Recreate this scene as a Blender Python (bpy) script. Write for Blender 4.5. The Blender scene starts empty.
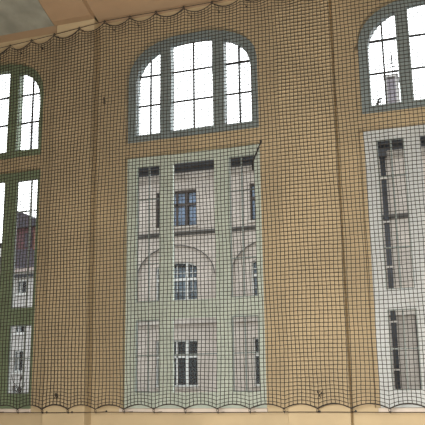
import bpy, bmesh, math, random
from mathutils import Vector, Matrix
from mathutils.geometry import tessellate_polygon
random.seed(7)
S = bpy.context.scene
C = S.collection

# ------------------------------------------------------------------ camera
EYE = 1.65
PITCH, YAW, ROLL = math.radians(13.154), math.radians(18.48), math.radians(-0.759)
fw = Vector((-math.sin(YAW)*math.cos(PITCH), math.cos(YAW)*math.cos(PITCH), math.sin(PITCH)))
r0 = Vector((math.cos(YAW), math.sin(YAW), 0)); u0 = r0.cross(fw)
cr, sr = math.cos(ROLL), math.sin(ROLL)
rt = r0*cr + u0*sr; up = u0*cr - r0*sr
cam = bpy.data.cameras.new('camera'); camo = bpy.data.objects.new('camera', cam); C.objects.link(camo)
cam.sensor_width = 36; cam.lens = 734.9/425*36; cam.clip_end = 500
camo.matrix_world = Matrix(((rt.x, up.x, -fw.x, 0), (rt.y, up.y, -fw.y, 0), (rt.z, up.z, -fw.z, EYE), (0, 0, 0, 1)))
S.camera = camo

# ------------------------------------------------------------------ sky, lights, exposure
W = bpy.data.worlds.new('overcast_sky'); S.world = W; W.use_nodes = True
bg = W.node_tree.nodes['Background']
bg.inputs[0].default_value = (0.97, 0.985, 1.0, 1)
# overcast sky, brightest on the side where the veiled sun stands (beyond the houses, +Y)
_nt = W.node_tree; _tc = _nt.nodes.new('ShaderNodeTexCoord'); _sp = _nt.nodes.new('ShaderNodeSeparateXYZ')
_mr = _nt.nodes.new('ShaderNodeMapRange'); _mr.interpolation_type = 'SMOOTHSTEP'
_mr.inputs['From Min'].default_value = -0.2; _mr.inputs['From Max'].default_value = 0.75
_mr.inputs['To Min'].default_value = 1.5; _mr.inputs['To Max'].default_value = 4.8
_nt.links.new(_tc.outputs['Generated'], _sp.inputs[0]); _nt.links.new(_sp.outputs['Y'], _mr.inputs['Value'])
_nt.links.new(_mr.outputs['Result'], bg.inputs[1])
def area(name, loc, look, sx, sy, power, col):
    l = bpy.data.lights.new(name, 'AREA'); l.shape = 'RECTANGLE'; l.size = sx; l.size_y = sy
    l.energy = power; l.color = col
    o = bpy.data.objects.new(name, l); C.objects.link(o); o.location = loc
    o.rotation_euler = (Vector(look)-Vector(loc)).to_track_quat('-Z', 'Y').to_euler()
area('front_fill_light', (-1.6, 2.5, 2.0), (-2.6, 13.8, 2.4), 3.0, 1.5, 1420, (1.0, 0.95, 0.86))  # added fill light ahead of the camera, shapes the falloff across the wall
area('rear_fill_light', (0.0, -4.0, 4.5), (-4.0, 13.8, 4.5), 7, 4, 620, (1.0, 0.97, 0.92))  # added fill behind the camera; the back wall has no windows
S.view_settings.view_transform = 'Standard'; S.view_settings.look = 'None'
S.view_settings.exposure = 0.0; S.view_settings.gamma = 1.0; S.view_settings.use_curve_mapping = False

# ------------------------------------------------------------------ materials
def mat(name, col, rough=0.6, metal=0.0, var=0.0, scale=4.0, bump=0.0, col2=None, detail=5):
    m = bpy.data.materials.new(name); m.use_nodes = True
    nt = m.node_tree; b = nt.nodes['Principled BSDF']
    b.inputs['Roughness'].default_value = rough; b.inputs['Metallic'].default_value = metal
    b.inputs['Base Color'].default_value = (*col, 1)
    if var or col2:
        tc = nt.nodes.new('ShaderNodeTexCoord'); n = nt.nodes.new('ShaderNodeTexNoise')
        n.inputs['Scale'].default_value = scale; n.inputs['Detail'].default_value = detail
        nt.links.new(tc.outputs['Object'], n.inputs['Vector'])
        r = nt.nodes.new('ShaderNodeValToRGB'); r.color_ramp.elements[0].position = .32; r.color_ramp.elements[1].position = .68
        c2 = col2 or tuple(min(1, c*(1+var)) for c in col)
        c1 = col if col2 else tuple(c*(1-var) for c in col)
        r.color_ramp.elements[0].color = (*c1, 1); r.color_ramp.elements[1].color = (*c2, 1)
        nt.links.new(n.outputs['Fac'], r.inputs['Fac']); nt.links.new(r.outputs['Color'], b.inputs['Base Color'])
        if bump:
            bp = nt.nodes.new('ShaderNodeBump'); bp.inputs['Strength'].default_value = bump; bp.inputs['Distance'].default_value = .01
            nt.links.new(n.outputs['Fac'], bp.inputs['Height']); nt.links.new(bp.outputs['Normal'], b.inputs['Normal'])
    return m
def brick_mat(name, c1, c2, mortar, bw, bh, ms=.02, rough=.85):
    m = bpy.data.materials.new(name); m.use_nodes = True; nt = m.node_tree; b = nt.nodes['Principled BSDF']
    b.inputs['Roughness'].default_value = rough
    tc = nt.nodes.new('ShaderNodeTexCoord'); sp = nt.nodes.new('ShaderNodeSeparateXYZ'); cb = nt.nodes.new('ShaderNodeCombineXYZ')
    ad = nt.nodes.new('ShaderNodeMath'); ad.operation = 'ADD'
    nt.links.new(tc.outputs['Object'], sp.inputs[0]); nt.links.new(sp.outputs['X'], ad.inputs[0]); nt.links.new(sp.outputs['Y'], ad.inputs[1])
    nt.links.new(ad.outputs[0], cb.inputs['X']); nt.links.new(sp.outputs['Z'], cb.inputs['Y'])
    br = nt.nodes.new('ShaderNodeTexBrick'); br.inputs['Scale'].default_value = 1
    br.inputs['Brick Width'].default_value = bw; br.inputs['Row Height'].default_value = bh; br.inputs['Mortar Size'].default_value = ms
    br.inputs['Color1'].default_value = (*c1, 1); br.inputs['Color2'].default_value = (*c2, 1); br.inputs['Mortar'].default_value = (*mortar, 1)
    nt.links.new(cb.outputs[0], br.inputs['Vector'])
    n = nt.nodes.new('ShaderNodeTexNoise'); n.inputs['Scale'].default_value = 1.3; n.inputs['Detail'].default_value = 6
    nt.links.new(tc.outputs['Object'], n.inputs['Vector'])
    mx = nt.nodes.new('ShaderNodeMix'); mx.data_type = 'RGBA'; mx.blend_type = 'MULTIPLY'; mx.inputs['Factor'].default_value = .55
    rp = nt.nodes.new('ShaderNodeValToRGB'); rp.color_ramp.elements[0].position = .3; rp.color_ramp.elements[1].position = .7
    rp.color_ramp.elements[0].color = (.62, .6, .58, 1); rp.color_ramp.elements[1].color = (1, 1, 1, 1)
    nt.links.new(n.outputs['Fac'], rp.inputs['Fac'])
    nt.links.new(br.outputs['Color'], mx.inputs['A']); nt.links.new(rp.outputs['Color'], mx.inputs['B'])
    nt.links.new(mx.outputs['Result'], b.inputs['Base Color'])
    return m
def glass_mat(name, tint=(.97, .99, 1), gloss=.05):
    m = bpy.data.materials.new(name); m.use_nodes = True; nt = m.node_tree
    nt.nodes.remove(nt.nodes['Principled BSDF']); out = nt.nodes['Material Output']
    t = nt.nodes.new('ShaderNodeBsdfTransparent'); t.inputs[0].default_value = (*tint, 1)
    g = nt.nodes.new('ShaderNodeBsdfGlossy'); g.inputs['Roughness'].default_value = .02
    mx = nt.nodes.new('ShaderNodeMixShader'); mx.inputs[0].default_value = gloss
    nt.links.new(t.outputs[0], mx.inputs[1]); nt.links.new(g.outputs[0], mx.inputs[2]); nt.links.new(mx.outputs[0], out.inputs[0])
    return m
M = {
 'paint': mat('peach_wall_paint', (.43, .345, .213), .75, var=.10, scale=.9, bump=.15),
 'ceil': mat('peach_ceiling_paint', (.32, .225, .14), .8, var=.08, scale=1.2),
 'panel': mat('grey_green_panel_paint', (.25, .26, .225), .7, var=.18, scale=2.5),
 'floor': mat('worn_parquet', (.32, .20, .11), .5, var=.2, scale=3),
 'sill': mat('pale_sill_stone', (.52, .46, .40), .6, var=.12, scale=3),
 'upframe': mat('slate_grey_frame_paint', (.19, .238, .245), .5, var=.12, scale=3),
 'lowframe': mat('pale_grey_green_frame_paint', (.46, .53, .475), .5, var=.10, scale=3),
 'greenframe': mat('green_frame_paint', (.165, .225, .14), .5, var=.16, scale=2.5),
 'whiteframe': mat('off_white_frame_paint', (.50, .545, .565), .5, var=.08, scale=3),
 'bar': mat('dark_steel_bar', (.035, .042, .05), .45, .3),
 'greybar': mat('grey_steel_bar', (.19, .23, .22), .5),
 'glass': glass_mat('clear_glass', (.975, .99, .985), 0.0),
 'farglass': glass_mat('far_window_glass', (.9, .93, .95), .025),
 'cord': mat('dark_net_cord', (.022, .019, .016), .85),
 'rope': mat('dark_rope', (.03, .024, .02), .85),
 'iron': mat('black_iron', (.025, .025, .027), .5, .6),
 'stone': brick_mat('weathered_ashlar', (.60, .54, .49), (.55, .50, .455), (.43, .39, .36), 1.15, .48, .012),
 'stonelight': mat('pale_stone_trim', (.48, .44, .40), .85, var=.2, scale=2),
 'stonedark': mat('shade_dark_stone', (.12, .115, .11), .85, var=.3, scale=2.5),  # stone darkened in colour for the shade under ledge and arch edges
 'zinc': mat('dark_zinc_gutter', (.045, .05, .06), .5, .3, var=.3, scale=2),
 'roof': mat('dark_roof_felt', (.06, .06, .065), .8, var=.2),
 'render': mat('pale_grey_render', (.50, .485, .475), .85, var=.14, scale=1.2),
 'slate': brick_mat('purple_slate', (.055, .05, .07), (.08, .06, .08), (.03, .03, .035), .35, .25, .015, .6),
 'tile': brick_mat('dull_red_tile', (.16, .075, .08), (.12, .07, .085), (.06, .04, .05), .3, .22, .015),
 'brick': brick_mat('red_brick', (.33, .11, .085), (.26, .10, .08), (.3, .25, .22), .24, .08, .008),
 'paleparapet': brick_mat('pale_pink_brick', (.50, .39, .37), (.44, .36, .35), (.5, .46, .44), .24, .08, .01),
 'chim': brick_mat('grey_purple_brick', (.30, .27, .31), (.24, .22, .27), (.4, .38, .4), .24, .09, .01),
 'white': mat('white_window_paint', (.66, .67, .66), .5),
 'brownwood': mat('dark_brown_window_paint', (.07, .055, .05), .5),
 'bluecurtain': mat('pale_blue_curtain', (.40, .48, .64), .9, var=.2, scale=3),
 'greycurtain': mat('grey_net_curtain', (.26, .30, .34), .9, var=.25, scale=3),
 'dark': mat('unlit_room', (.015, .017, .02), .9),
 'ground': mat('grey_courtyard_paving', (.30, .29, .27), .9, var=.15, scale=1),
 'bark': mat('dark_bark', (.06, .05, .045), .9),
 'leaf': mat('green_leaf', (.06, .12, .04), .7),
 'terra': mat('terracotta', (.30, .13, .07), .8),
}

# ------------------------------------------------------------------ mesh helpers
class MB:
    def __init__(s): s.v = []; s.f = []
    def box(s, x0, x1, y0, y1, z0, z1):
        b = len(s.v)
        s.v += [(x0,y0,z0),(x1,y0,z0),(x1,y1,z0),(x0,y1,z0),(x0,y0,z1),(x1,y0,z1),(x1,y1,z1),(x0,y1,z1)]
        s.f += [tuple(b+i for i in q) for q in ((0,3,2,1),(4,5,6,7),(0,1,5,4),(1,2,6,5),(2,3,7,6),(3,0,4,7))]
        return s
    def plate(s, outer, holes, y0, y1):
        """polygon in X-Z with holes, extruded from y0 (near) to y1 (far)"""
        loops = [outer]+list(holes)
        flat = [p for l in loops for p in l]; n = len(flat); b = len(s.v)
        tri = tessellate_polygon([[Vector((p[0], p[1], 0)) for p in l] for l in loops])
        s.v += [(p[0], y0, p[1]) for p in flat]+[(p[0], y1, p[1]) for p in flat]
        for t in tri:
            a, c, d = [Vector(flat[i]) for i in t]
            cr_ = (c-a).x*(d-a).y-(c-a).y*(d-a).x
            t = tuple(t) if cr_ > 0 else tuple(reversed(t))
            s.f.append(tuple(b+i for i in t)); s.f.append(tuple(b+n+i for i in reversed(t)))
        k = 0
        for li, l in enumerate(loops):
            ar = sum(l[i][0]*l[(i+1) % len(l)][1]-l[(i+1) % len(l)][0]*l[i][1] for i in range(len(l)))
            m_ = len(l)
            for i in range(m_):
                i0, i1 = b+k+i, b+k+(i+1) % m_
                q = (i0, i0+n, i1+n, i1)
                if (ar > 0) != (li == 0): q = q[::-1]
                s.f.append(q)
            k += m_
        return s
    def tube(s, pts, rad, seg=6, caps=True):
        pts = [Vector(p) for p in pts]; b = len(s.v); n = len(pts)
        for i, p in enumerate(pts):
            d = (pts[min(i+1, n-1)]-pts[max(i-1, 0)]).normalized()
            ref = Vector((0, 1, 0)) if abs(d.y) < .9 else Vector((1, 0, 0))
            a = d.cross(ref).normalized(); c = d.cross(a)
            r = rad[i] if isinstance(rad, (list, tuple)) else rad
            for k in range(seg):
                t = 2*math.pi*(k+.5)/seg
                s.v.append(tuple(p+(a*math.cos(t)+c*math.sin(t))*r))
        for i in range(n-1):
            for k in range(seg):
                k2 = (k+1) % seg
                s.f.append((b+i*seg+k, b+i*seg+k2, b+(i+1)*seg+k2, b+(i+1)*seg+k))
        if caps:
            s.f.append(tuple(b+k for k in reversed(range(seg)))); s.f.append(tuple(b+(n-1)*seg+k for k in range(seg)))
        return s
    def prism(s, prof, x0, x1):
        """profile in Y-Z extruded along X"""
        n = len(prof); b = len(s.v)
        s.v += [(x0, p[0], p[1]) for p in prof]+[(x1, p[0], p[1]) for p in prof]
        for i in range(n):
            j = (i+1) % n; s.f.append((b+i, b+j, b+n+j, b+n+i))
        s.f.append(tuple(b+i for i in reversed(range(n)))); s.f.append(tuple(b+n+i for i in range(n)))
        return s
    def build(s, name, m, parent=None, smooth=False, bevel=0.0):
        me = bpy.data.meshes.new(name); me.from_pydata(s.v, [], s.f); me.update()
        bm = bmesh.new(); bm.from_mesh(me); bmesh.ops.recalc_face_normals(bm, faces=bm.faces); bm.to_mesh(me); bm.free()
        me.materials.append(m)
        if smooth:
            for p in me.polygons: p.use_smooth = True
        o = bpy.data.objects.new(name, me); C.objects.link(o)
        if parent:
            o.parent = parent
            o.matrix_parent_inverse = Matrix.Translation(parent.location).inverted()
        if bevel:
            md = o.modifiers.new('bevel', 'BEVEL'); md.width = bevel; md.segments = 2; md.limit_method = 'ANGLE'
        return o
def tag(o, label=None, cat=None, group=None, kind=None):
    if label: o['label'] = label
    if cat: o['category'] = cat
    if group: o['group'] = group
    if kind: o['kind'] = kind
    return o
def empty(name, loc):
    o = bpy.data.objects.new(name, None); C.objects.link(o); o.location = loc; o.empty_display_size = .1
    return o
def struct(o, label=None, cat=None): return tag(o, label, cat, None, 'structure')
def rect(x0, x1, z0, z1): return [(x0, z0), (x1, z0), (x1, z1), (x0, z1)]
def sup(cx, half, spring, rise, x, n=2.4):
    t = min(1, abs(x-cx)/half); return spring+rise*max(0, 1-t**n)**(1/n)
def arched(cx, half, spring, rise, x0, x1, zb, N=40):
    """opening between x0 and x1 with a basket-arched head"""
    top = []
    for i in range(N+1):
        a = math.pi*i/N; x = cx+half*math.copysign(abs(math.cos(a))**(2/2.4), math.cos(a))
        z = spring+rise*abs(math.sin(a))**(2/2.4)
        if x0 < x < x1: top.append((x, z))
    e1 = sup(cx, half, spring, rise, x1) if x1 < cx+half-1e-4 else spring
    e0 = sup(cx, half, spring, rise, x0) if x0 > cx-half+1e-4 else spring
    return [(x0, zb), (x1, zb), (x1, e1)]+top+[(x0, e0)]

P = 5.098                                     # bay spacing
BAYS = (-1, 0, 1)
YW, YF, YB = 13.85, 14.0, 14.4                # wall face, frame face, wall back
OX0, OX1 = -6.617, -3.60                      # opening of the middle bay
SILL, LOWTOP, UPBOT = 1.20, 6.457, 6.767
OC, OH, SPR, RISE = (OX0+OX1)/2, (OX1-OX0)/2, 8.20, 1.02
TOPZ = 9.72

# ------------------------------------------------------------------ setting
holes = []
for k in BAYS:
    d = k*P
    e = .085 if k == 1 else 0.0                # the pier beside the right bay is cut back a little deeper
    holes.append(rect(OX0+d-e, OX1+d, SILL, LOWTOP))
    h_ = arched(OC+d, OH, SPR, RISE, OX0+d, OX1+d, UPBOT)
    if e: h_[0] = (h_[0][0]-e, UPBOT); h_[-1] = (h_[-1][0]-e, SPR-.05)
    holes.append(h_)
struct(MB().plate(rect(-13.6, 3.6, 0, TOPZ+.25), holes, YW, YB).build('wall_front', M['paint']))
struct(MB().box(-13.9, -13.6, -5, 14.4, 0, 11.6).build('wall_left', M['paint']))
struct(MB().box(3.6, 3.9, -5, 14.4, 0, 11.6).build('wall_right', M['paint']))
struct(MB().box(-13.9, 3.9, -5.3, -5, 0, 11.6).build('wall_back', M['paint']))
struct(MB().box(-13.9, 3.9, -5.3, 14.4, -.2, 0).build('floor', M['floor']))
def cove(t):                                   # t 0..1 along the cove, from wall head to flat ceiling
    a = t*math.pi/2
    return (YW-2.6*(math.sin(a)**1.15), TOPZ+2.0*(1-math.cos(a))*.55+2.0*t*.45)
pr = [cove(i/14) for i in range(15)]
prof = pr+[(-5, pr[-1][1]), (-5, pr[-1][1]+.3), (YW+.55, pr[-1][1]+.3), (YW+.55, TOPZ+.25), (YW, TOPZ+.25)]
struct(MB().prism(prof, -13.6, 3.6).build('ceiling', M['ceil']))
n = 0
mb_stop = [(OX0+P-.09, OX0+P-.001, SILL, LOWTOP), (OX0+P-.09, OX0+P-.001, UPBOT, SPR)]
def trim(mb, m, bevel=.0):
    global n; n += 1
    return struct(mb.build('trim_%d' % n, m, bevel=bevel))
PIL = [(-8.24, -7.28), (-3.13, -2.0)]
for (x0, x1) in PIL:
    trim(MB().box(x0, x1, YW-.30, YW, 0, TOPZ+.12), M['paint'], .012)
    rb = [(p[0]-.28, p[1]-.06) for p in pr]; rb[0] = (YW-.30, TOPZ)
    trim(MB().prism(rb+[(p[0]-.005, p[1]-.005) for p in reversed(pr)], x0, x1), M['ceil'])
for (x0, x1, z0, z1) in mb_stop:
    trim(MB().box(x0, x1, YF-.03, YF+.12, z0, z1), M['paint'])
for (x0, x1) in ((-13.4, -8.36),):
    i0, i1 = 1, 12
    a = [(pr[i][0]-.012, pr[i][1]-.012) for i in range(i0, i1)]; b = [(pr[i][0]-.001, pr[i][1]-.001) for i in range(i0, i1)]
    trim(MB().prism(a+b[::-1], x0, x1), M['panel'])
for k in BAYS:
    d = k*P
    trim(MB().box(OX0+d-.02, OX1+d+.02, YW-.06, YW, SILL-.07, SILL), M['sill'], .008)

# ------------------------------------------------------------------ windows
wn = 0
IC, IH, ISPR, IRISE = -5.11, 1.32, 8.13, .93
XL = [(-6.43, -5.86), (-5.61, -4.64), (-4.38, -3.79)]
def upper_window(k, fm, label):
    global wn; wn += 1; d = k*P
    root = empty('window_%d' % wn, (OC+d, YF, UPBOT)); struct(root, label, 'window')
    lights = [arched(IC+d, IH, ISPR, IRISE, max(x0+d, IC-IH+d), min(x1+d, IC+IH+d), 6.985) for x0, x1 in XL]
    MB().plate(arched(OC+d, OH, SPR, RISE, OX0+d, OX1+d, UPBOT), lights, YF, YF+.20).build('frame', fm, root)
    for (x0, x1), L in zip(XL, lights):
        g = MB().plate(L, [], YF+.186, YF+.190).build('pane', M['glass'], root)
        xm = (x0+x1)/2; zt = sup(IC, IH, ISPR, IRISE, xm)
        MB().box(xm-.019+d, xm+.019+d, YF+.15, YF+.185, 6.985, zt+.01).build('glazing_bar', M['bar'], root)
        for z in (7.71, 8.41):
            a, b = x0, x1
            if z > ISPR:
                lim = IH*(1-((z-ISPR)/IRISE)**2.4)**(1/2.4); a, b = max(a, IC-lim), min(b, IC+lim)
            MB().box(a+d, b+d, YF+.155, YF+.184, z-.019, z+.019).build('glazing_bar', M['bar'], root)
    return root
LX = [(-6.387, -5.86), (-5.554, -4.63), (-4.308, -3.76)]
def lower_window(k, fm, bm_, label):
    global wn; wn += 1; d = k*P
    root = empty('window_%d' % wn, (OC+d, YF, SILL)); struct(root, label, 'window')
    hs = []
    for x0, x1 in LX: hs += [rect(x0+d, x1+d, 3.33, 6.26), rect(x0+d, x1+d, 1.50, 2.96)]
    MB().plate(rect(OX0+d, OX1+d, SILL, LOWTOP), hs, YF, YF+.065).build('frame', fm, root)
    for i, (x0, x1) in enumerate(LX):
        for z0, z1 in ((3.33, 6.26), (1.50, 2.96)):
            MB().plate(rect(x0+d, x1+d, z0, z1), [], YF+.058, YF+.061).build('pane', M['glass'], root)
            if i != 1:                          # the side lights open: a slim sash with a middle stile and two rails
                xm = (x0+x1)/2+(.01 if i == 0 else .10 if k == -1 else -.01)
                MB().plate(rect(x0+d, x1+d, z0, z1), [rect(x0+d+.022, x1+d-.022, z0+.022, z1-.022)], YF+.03, YF+.057).build('sash', bm_, root)
                MB().box(xm-.014+d, xm+.014+d, YF+.022, YF+.055, z0, z1).build('glazing_bar', bm_, root)
                for z in ((5.52, 4.12) if z0 > 3 else (2.24,)):
                    MB().box(x0+d, x1+d, YF+.025, YF+.055, z-.012, z+.012).build('glazing_bar', bm_, root)
            elif z0 < 3:
                MB().box(x0+d, x1+d, YF+.025, YF+.055, 2.228, 2.252).build('glazing_bar', bm_, root)
    return root
nm = {-1: 'left', 0: 'middle', 1: 'right'}
for k, fm in ((-1, M['greenframe']), (0, M['upframe']), (1, M['upframe'])):
    upper_window(k, fm, 'arched three-light upper window with slim dark glazing bars, %s of the three bays' % nm[k])
for k, fm, b in ((-1, M['greenframe'], M['greybar']), (0, M['lowframe'], M['greybar']), (1, M['whiteframe'], M['greybar'])):
    w = lower_window(k, fm, b, 'tall square-headed lower window with transom and wide mullions, %s of the three bays' % nm[k])
    if k == 0:
        MB().tube([(-3.56, 13.83, 6.46), (-3.60, 13.86, 6.38), (-3.72, 13.93, 6.20), (-3.78, 13.97, 6.08)], .016, 6)\
            .tube([(-3.78, 13.97, 6.08), (-3.79, 13.985, 5.9)], .022, 6)\
            .box(-3.585, -3.545, 13.82, 13.85, 6.43, 6.49).build('fanlight_opener', M['iron'], w)

# ------------------------------------------------------------------ safety net
YN = 13.36
TH = [-9.95, -9.35, -8.78, -8.19, -7.56, -6.93, -6.32, -5.70, -5.06, -4.42, -3.8, -3.16, -2.52, -1.9, -1.27, -.64, 0.0, .62]
BH = [-9.90, -9.30, -8.70, -8.13, -7.55, -6.94, -6.33, -5.70, -5.06, -4.42, -3.80, -3.16, -2.55, -1.95, -1.30, -.66, 0.0, .62]
ZT, ZB = 9.47, 1.205
def top(x): return ZT-max(0, -6.9-x)*.072
def arcv(x, H, amp):
    for a, b in zip(H[:-1], H[1:]):
        if a <= x <= b:
            t = (x-a)/(b-a); return amp*4*t*(1-t)
    return 0
net = empty('safety_net', (-4.6, YN, ZB))
tag(net, 'dark square-mesh safety net hung across the whole window wall', 'net')
DX, NZ = .0765, 110
x_a, x_b = TH[0], TH[-1]; NX = int((x_b-x_a)/DX)
ph = [random.uniform(0, 6.28) for _ in range(8)]
def node(i, j):
    u = i/NX; v = j/NZ; x = x_a+(x_b-x_a)*u; zl = ZB; zh = top(x)
    z = zl+(zh-zl)*v
    x2 = x+.018*math.sin(z*.9+ph[0]+x*.7)*math.sin(x*1.3+ph[1])+.008*math.sin(z*3.1+x*5+ph[2])
    z2 = z+.010*math.sin(x*2.3+ph[3]+z*.4)
    z2 += arcv(x, BH, .085)*max(0, 1-(z-zl)/.75)**2
    z2 -= arcv(x, TH, .13)*max(0, 1-(zh-z)/.6)**2
    y = YN+.03*math.sin(x*1.1+ph[4])*math.sin(z*.5+ph[5])*min(1, (z-zl)/1.0, (zh-z)/1.0)
    return (x2+random.gauss(0, .0022), y+random.gauss(0, .002), z2+random.gauss(0, .0022))
G = [[node(i, j) for j in range(NZ+1)] for i in range(NX+1)]
mb = MB(); R_ = .0078
for i in range(NX+1): mb.tube(G[i], R_, 4, False)
for j in range(NZ+1): mb.tube([G[i][j] for i in range(NX+1)], R_, 4, False)
mb.build('netting', M['cord'], net)
def border(H, z0, amp, sgn):
    pts = []
    for a, b in zip(H[:-1], H[1:]):
        for q in range(10):
            t = q/10; xx = a+(b-a)*t; pts.append((xx, YN, (top(xx) if z0 > 5 else z0)+sgn*amp*4*t*(1-t)))
    return pts
MB().tube(border(BH, ZB, .085, 1), .010, 6).build('border_cord', M['rope'], net)
MB().tube(border(TH, ZT, .13, -1), .010, 6).build('border_cord', M['rope'], net)
for H, z0 in ((BH, ZB-.03), (TH, ZT+.03)):
    for x in H:
        zc = z0-ZT+top(x) if z0 > 5 else z0
        pts = [(x+.018*math.cos(a*math.pi/5), YN+.008+.008*math.sin(a*math.pi/5)*(1 if z0 > 5 else -1), zc+.032*math.sin(a*math.pi/5)) for a in range(11)]
        MB().tube(pts, .006, 5).build('tie_loop', M['rope'], net)
def squiggle(x, z, w, h, name):                 # snarled bundle of mended cord
    pts = [(x+random.uniform(-w, w), YN-.012+random.uniform(-.01, .01), z+random.uniform(-h, h)) for _ in range(14)]
    MB().tube(pts, .006, 5).build(name, M['cord'], net)
squiggle(-7.80, 1.47, .05, .06, 'mended_patch'); squiggle(-2.49, 1.44, .06, .07, 'mended_patch'); squiggle(-6.88, 7.62, .035, .09, 'mended_patch')
tag(MB().tube([(x, YN+.036, top(x)+.05+.008*math.sin(x*1.7)) for x in [x_a-.3+i*.12 for i in range(int((x_b-x_a+.6)/.12)+1)]], .008, 6)
    .build('support_rope', M['rope']), 'taut dark rope along the head of the wall carrying the net top', 'rope')
tag(MB().tube([(x, YN+.036, ZB-.062+.004*math.sin(x*1.7)) for x in [x_a-.3+i*.12 for i in range(int((x_b-x_a+.6)/.12)+1)]], .008, 6)
    .build('anchor_rope', M['rope']), 'taut dark rope at sill height holding down the scalloped net bottom', 'rope')
def face(x):
    for a, b in PIL:
        if a-.02 <= x <= b+.02: return YW-.30
    return YW
def hook(x, z, label, grp):
    t = empty('net_hook', (x, face(x), z)); tag(t, label, 'hook', grp)
    MB().tube([(x, face(x), z), (x, YN+.056, z)], .004, 6).build('shank', M['iron'], t)
    MB().tube([(x, YN+.036+.018*math.cos(a*math.pi/5), z+.018*math.sin(a*math.pi/5)) for a in range(11)], .005, 5).build('eye', M['iron'], t)
    MB().tube([(x, face(x)-.006, z), (x, face(x), z)], .022, 8).build('wall_plate', M['iron'], t)
for x in TH[::1]: hook(x, top(x)+.05+.008*math.sin(x*1.7), 'small black eye hook at the head of the wall carrying the net', 'hooks along the head of the net')
for x in BH[::1]: hook(x, ZB-.062+.004*math.sin(x*1.7), 'small black eye hook at sill height holding down the net', 'hooks along the foot of the net')

# ------------------------------------------------------------------ outdoors: ground
struct(MB().box(-60, 30, 14.4, 60, -1.3, -1.0).build('ground', M['ground']))

# ------------------------------------------------------------------ the apartment building opposite
YA = 36.0
apt = empty('apartment_building', (-5, YA, -1)); tag(apt, 'weathered stone apartment building with blind arches seen through the windows', 'building')
AX0, AX1 = -19.2, 9.0
wins = []
for x0 in (-20.6+5.3-5.3*0, -9.98, -1.0, 4.3):
    x0 = -15.30 if x0 < -15 else x0
    wins.append(x0)
WW = 2.37
def seg_head(x0, x1, z0, zs, zt, N=10):
    out = [(x0, z0), (x1, z0)]
    for i in range(N+1):
        t = i/N; x = x1+(x0-x1)*t; out.append((x, zs+(zt-zs)*(4*t*(1-t))**.7))
    return out
def flat(x0, z0, z1): return rect(x0, x0+WW, z0, z1)
ap_h = []
for x0 in wins:
    ap_h += [flat(x0, 9.90, 11.92), seg_head(x0, x0+WW, 5.93, 7.72, 8.02), flat(x0, 1.55, 3.92)]
MB().plate(rect(AX0, AX1, -1, 13.0), ap_h, YA, YA+.45).build('facade', M['stone'], apt)
# projecting arcade layer of the middle storey: a spandrel wall with arched recesses
ac = [x0+WW/2 for x0 in wins]
ar = []
for c in ac:
    a = [(c-2.16, 5.25), (c+2.16, 5.25)]
    for i in range(25):
        t = math.pi*i/24; a.append((c+2.16*math.cos(t), 7.25+1.6*math.sin(t)))
    ar.append(a)
MB().plate(rect(AX0, AX1, 5.0, 9.44), ar, YA-.10, YA-.002).build('arcade', M['stone'], apt)
for c in ac:
    pts = [(c+2.18*math.cos(math.pi*i/24), YA-.115, 7.25+1.62*math.sin(math.pi*i/24)) for i in range(25)]
    MB().tube(pts, .028, 6).build('arch_shadow_line', M['stonedark'], apt)  # dark tube drawn in as the shadow line round the arch
MB().box(AX0, AX1, YA-.30, YA, 9.46, 9.58).box(AX0, AX1, YA-.16, YA, 9.38, 9.46).build('string_course', M['stonedark'], apt)
MB().box(AX0, AX1, YA-.22, YA, 4.72, 5.0).build('string_course', M['stonelight'], apt)
MB().box(AX0, AX1, YA-.16, YA, 12.52, 12.66).box(AX0, AX1, YA-.30, YA, 12.66, 12.80).build('cornice', M['stonelight'], apt)
MB().box(AX0-.2, AX1, YA-.85, YA, 12.98, 13.10).box(AX0, AX1, YA-.4, YA, 12.80, 12.98).build('eaves', M['zinc'], apt)
MB().box(AX0-.2, AX1, YA-1.0, YA-.82, 13.06, 13.24).build('gutter', M['zinc'], apt)
MB().prism([(YA-.85, 13.10), (YA+9, 14.6), (YA+9, 13.0), (YA, 13.0)], AX0-.2, AX1).build('roof', M['roof'], apt)
MB().prism([(YA+.45, -1), (YA+9, -1), (YA+9, 13.0), (YA+.45, 13.0)], AX0, AX1).build('rear_block', M['dark'], apt)
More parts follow.
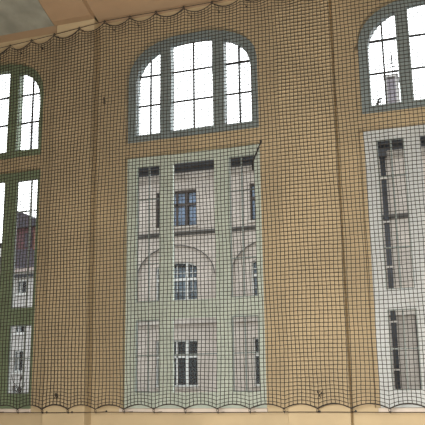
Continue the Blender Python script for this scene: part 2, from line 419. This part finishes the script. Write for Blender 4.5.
def apt_window(x0, kind):
    y = YA+.16
    z0, z1 = {'top': (9.90, 11.92), 'mid': (5.93, 8.02), 'low': (1.55, 3.92)}[kind]
    fm = M['brownwood'] if kind == 'top' else M['white']
    if kind == 'mid': outer = seg_head(x0, x0+WW, z0, 7.72, 8.02)
    else: outer = rect(x0, x0+WW, z0, z1)
    tz = {'top': 11.13, 'mid': 7.07, 'low': 3.06}[kind]
    xs = [x0+.08, x0+.60, x0+.72, x0+1.12, x0+1.25, x0+1.66, x0+1.78, x0+WW-.08]
    xs = [x0+.07, x0+.57, x0+.70, x0+1.66, x0+1.80, x0+WW-.07]
    hs = []
    g = .05
    for a, b in ((xs[0], xs[1]), (xs[2], xs[3]), (xs[4], xs[5])):
        hs.append(rect(a, b, z0+.08, tz-.06))
        ztop = z1-.09
        if kind == 'mid':
            zz = lambda x: 7.72+.30*(4*((x-x0)/WW)*(1-(x-x0)/WW))**.7-.08
            hs.append([(a, tz+.06), (b, tz+.06)]+[(b+(a-b)*i/6, zz(b+(a-b)*i/6)) for i in range(7)])
        else: hs.append(rect(a, b, tz+.06, ztop))
    f = MB().plate(outer, hs, y, y+.10).build('window', fm, apt)
    MB().plate(outer, [], y+.07, y+.075).build('pane', M['farglass'], f)
    if kind == 'mid':
        for a, b in ((xs[0], xs[1]), (xs[2], xs[3]), (xs[4], xs[5])):
            m2 = MB(); m2.box((a+b)/2-.015, (a+b)/2+.015, y+.03, y+.07, tz, z1-.2).box(a, b, y+.03, y+.07, 7.40, 7.43).box((a+b)/2-.012, (a+b)/2+.012, y+.04, y+.07, 6.42, tz).box(a, b, y+.04, y+.07, 6.425, 6.445)
            m2.build('glazing_bar', fm, f)
    else:
        m2 = MB()
        m2.box((xs[2]+xs[3])/2-.05, (xs[2]+xs[3])/2+.05, y, y+.07, z0+.05, z1-.05)
        m2.build('mullion', fm, f)
    if kind != 'low':
        cm = M['bluecurtain'] if kind == 'top' else M['greycurtain']
        for a, b in ((xs[0], xs[1]-.12), (xs[2]+.02, xs[2]+.42), (xs[3]-.5, xs[3]), (xs[4], xs[5])):
            pts = [(a+(b-a)*q/24, y+.19+.025*math.sin(q*1.3)) for q in range(25)]
            c_ = MB(); zt_ = z1-.12 if kind == 'top' else 7.72
            for px, py in pts: c_.v += [(px, py, z0+.05), (px, py, zt_), (px, py+.01, z0+.05), (px, py+.01, zt_)]
            for q in range(24):
                b0 = q*4; c_.f += [(b0, b0+4, b0+5, b0+1), (b0+2, b0+3, b0+7, b0+6), (b0+1, b0+5, b0+7, b0+3), (b0, b0+2, b0+6, b0+4)]
            c_.build('curtain', cm, f, smooth=True)
    MB().box(x0-.08, x0+WW+.08, YA-.10, YA+.16, z0-.10, z0).build('sill', M['stonelight'], f)
for x0 in wins:
    for kd in ('top', 'mid', 'low'): apt_window(x0, kd)
dp = MB().tube([(-3.04, YA-.22, 12.55), (-3.04, YA-.22, -1)], .125, 10).build('drainpipe', M['zinc'], apt, smooth=True)
MB().prism([(YA-.45, 12.92), (YA-.02, 12.92), (YA-.08, 12.5), (YA-.36, 12.5)], -3.30, -2.82).build('hopper_head', M['zinc'], dp)
MB().tube([(-3.04, YA-.3, 13.0), (-3.04, YA-.9, 13.12)], .09, 8).build('gutter_outlet', M['zinc'], dp)
for z in (11.4, 9.2, 7.0, 4.4, 2.2):
    MB().box(-3.20, -2.88, YA-.35, YA-.01, z-.04, z+.04).build('bracket', M['stonelight'], dp)
stile_strip = MB().tube([(-1.98, YA-.12, 4.7), (-1.98, YA-.12, -1)], .085, 10).build('drainpipe', M['zinc'], apt, smooth=True)  # not a real pipe: added dark upright for the hall window's casement stile
# chimney with rendered corners and an aerial
YC = 38.0
ch = MB().box(-2.74, -2.26, YC, YC+.9, 13.2, 17.55).build('chimney', M['chim'], apt)
MB().box(-2.84, -2.72, YC-.04, YC+.94, 13.2, 17.6).box(-2.28, -2.16, YC-.04, YC+.94, 13.2, 17.6).build('rendered_edge', M['render'], ch)
MB().box(-2.90, -2.10, YC-.08, YC+.98, 17.6, 17.74).build('cap', M['render'], ch)
a_ = MB().tube([(-2.42, YC+.4, 17.7), (-2.40, YC+.4, 19.05)], .03, 5)
for z in (18.1, 18.35, 18.6, 18.85): a_.tube([(-2.41-.16+.03*(z-18), YC+.4, z-.05), (-2.41+.16-.03*(z-18), YC+.4, z+.05)], .024, 5)
a_.build('aerial', M['iron'], ch)
tw = MB()
for a in range(7):
    t = random.uniform(-.5, .5); tw.tube([(-3.3, YC+.2, 13.3), (-3.3+.05*a-.15, YC+.2, 16.1), (-3.3+t*.6, YC+.2, 16.6)], .03, 4)
tw.build('roof_aerial', M['iron'], apt)

# ------------------------------------------------------------------ the lower neighbouring house on the left
nb = empty('neighbouring_house', (-26, YA, -1)); tag(nb, 'low pale house with slate mansard and red brick attic seen through the left window', 'house')
NX0, NX1 = -34.0, -19.45
nw = []
for x0 in (-28.6, -26.2, -23.86, -21.4):
    nw += [(x0, 6.80, 7.60), (x0, 4.58, 5.50), (x0, 2.45, 3.66), (x0, .5, 1.7)]
MB().plate(rect(NX0, NX1, -1, 7.72), [rect(x, x+.62, a, b) for x, a, b in nw], YA, YA+.4).build('facade', M['render'], nb)
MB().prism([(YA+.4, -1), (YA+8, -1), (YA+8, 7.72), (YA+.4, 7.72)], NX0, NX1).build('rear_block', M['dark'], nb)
MB().box(NX0, NX1, YA-.32, YA+.4, 7.72, 7.86).build('eaves', M['zinc'], nb)
MB().box(NX0, NX1, YA-.10, YA+.4, 7.86, 8.25).build('parapet', M['paleparapet'], nb)
MB().prism([(YA-.06, 8.25), (YA+.45, 9.45), (YA+3.5, 9.75), (YA+8, 9.0), (YA+8, 7.72), (YA+.4, 7.72), (YA+.4, 8.25)], NX0, NX1).build('mansard_roof', M['slate'], nb)
# attic storey under a dark gabled roof
at = MB().plate([(-24.7, 9.2), (-20.5, 9.2), (-20.5, 10.75), (-24.7, 10.75)], [], YA+.5, YA+3).build('attic_wall', M['tile'], nb)
MB().box(-23.18, -22.4, YA+.42, YA+.6, 9.2, 10.7).build('brick_pier', M['brick'], at)
MB().box(-23.75, -23.3, YA+.44, YA+.52, 9.55, 10.4).build('attic_window', M['slate'], at)
MB().plate([(-24.8, 10.70), (-20.2, 10.70), (-20.2, 10.85), (-22.9, 11.15), (-24.8, 12.0)], [], YA+.2, YA+3.2).build('attic_roof', M['slate'], nb)
dm = MB().box(-26.3, -25.0, YA+.2, YA+1.4, 8.9, 9.75).build('dormer', M['slate'], nb)
MB().box(-25.5, -25.15, YA+.15, YA+.2, 9.05, 9.55).build('dormer_window', M['white'], dm)
MB().box(-26.4, -24.9, YA+.05, YA+1.5, 9.75, 9.85).build('dormer_roof', M['roof'], dm)
for x, a, b in nw:
    y = YA+.10
    xm = x+.24
    f = MB().plate(rect(x, x+.62, a, b), [rect(x+.06, xm-.05, a+.08, b-.08), rect(xm+.05, x+.57, a+.08, b-.08)], y, y+.1).build('window', M['white'], nb)
    MB().plate(rect(x+.05, x+.57, a+.05, b-.05), [], y+.05, y+.06).build('pane', M['farglass'], f)
    MB().box(x-.05, x+.67, YA-.09, YA+.1, a-.09, a).build('sill', M['white'], f)

# ------------------------------------------------------------------ bare young tree in the courtyard
tr = empty('bare_tree', (-19.6, 30, -1)); tag(tr, 'thin leafless young tree standing in front of the low pale house', 'tree')
MB().tube([(-19.6, 30, -1), (-19.58, 30.02, .4), (-19.5, 30, 1.5), (-19.42, 30, 2.1)], [.06, .05, .03, .012], 7).build('trunk', M['bark'], tr)
bmb = MB()
for q in range(16):
    z = .5+q*.1; a = random.uniform(0, 6.28); l = random.uniform(.3, .6)
    x = -19.58+.04*q/6
    bmb.tube([(x, 30, z), (x+l*.5*math.cos(a), 30+l*.5*math.sin(a), z+.25), (x+l*.7*math.cos(a), 30+l*.7*math.sin(a), z+.6)], [.02, .014, .006], 5)
bmb.build('branches', M['bark'], tr)
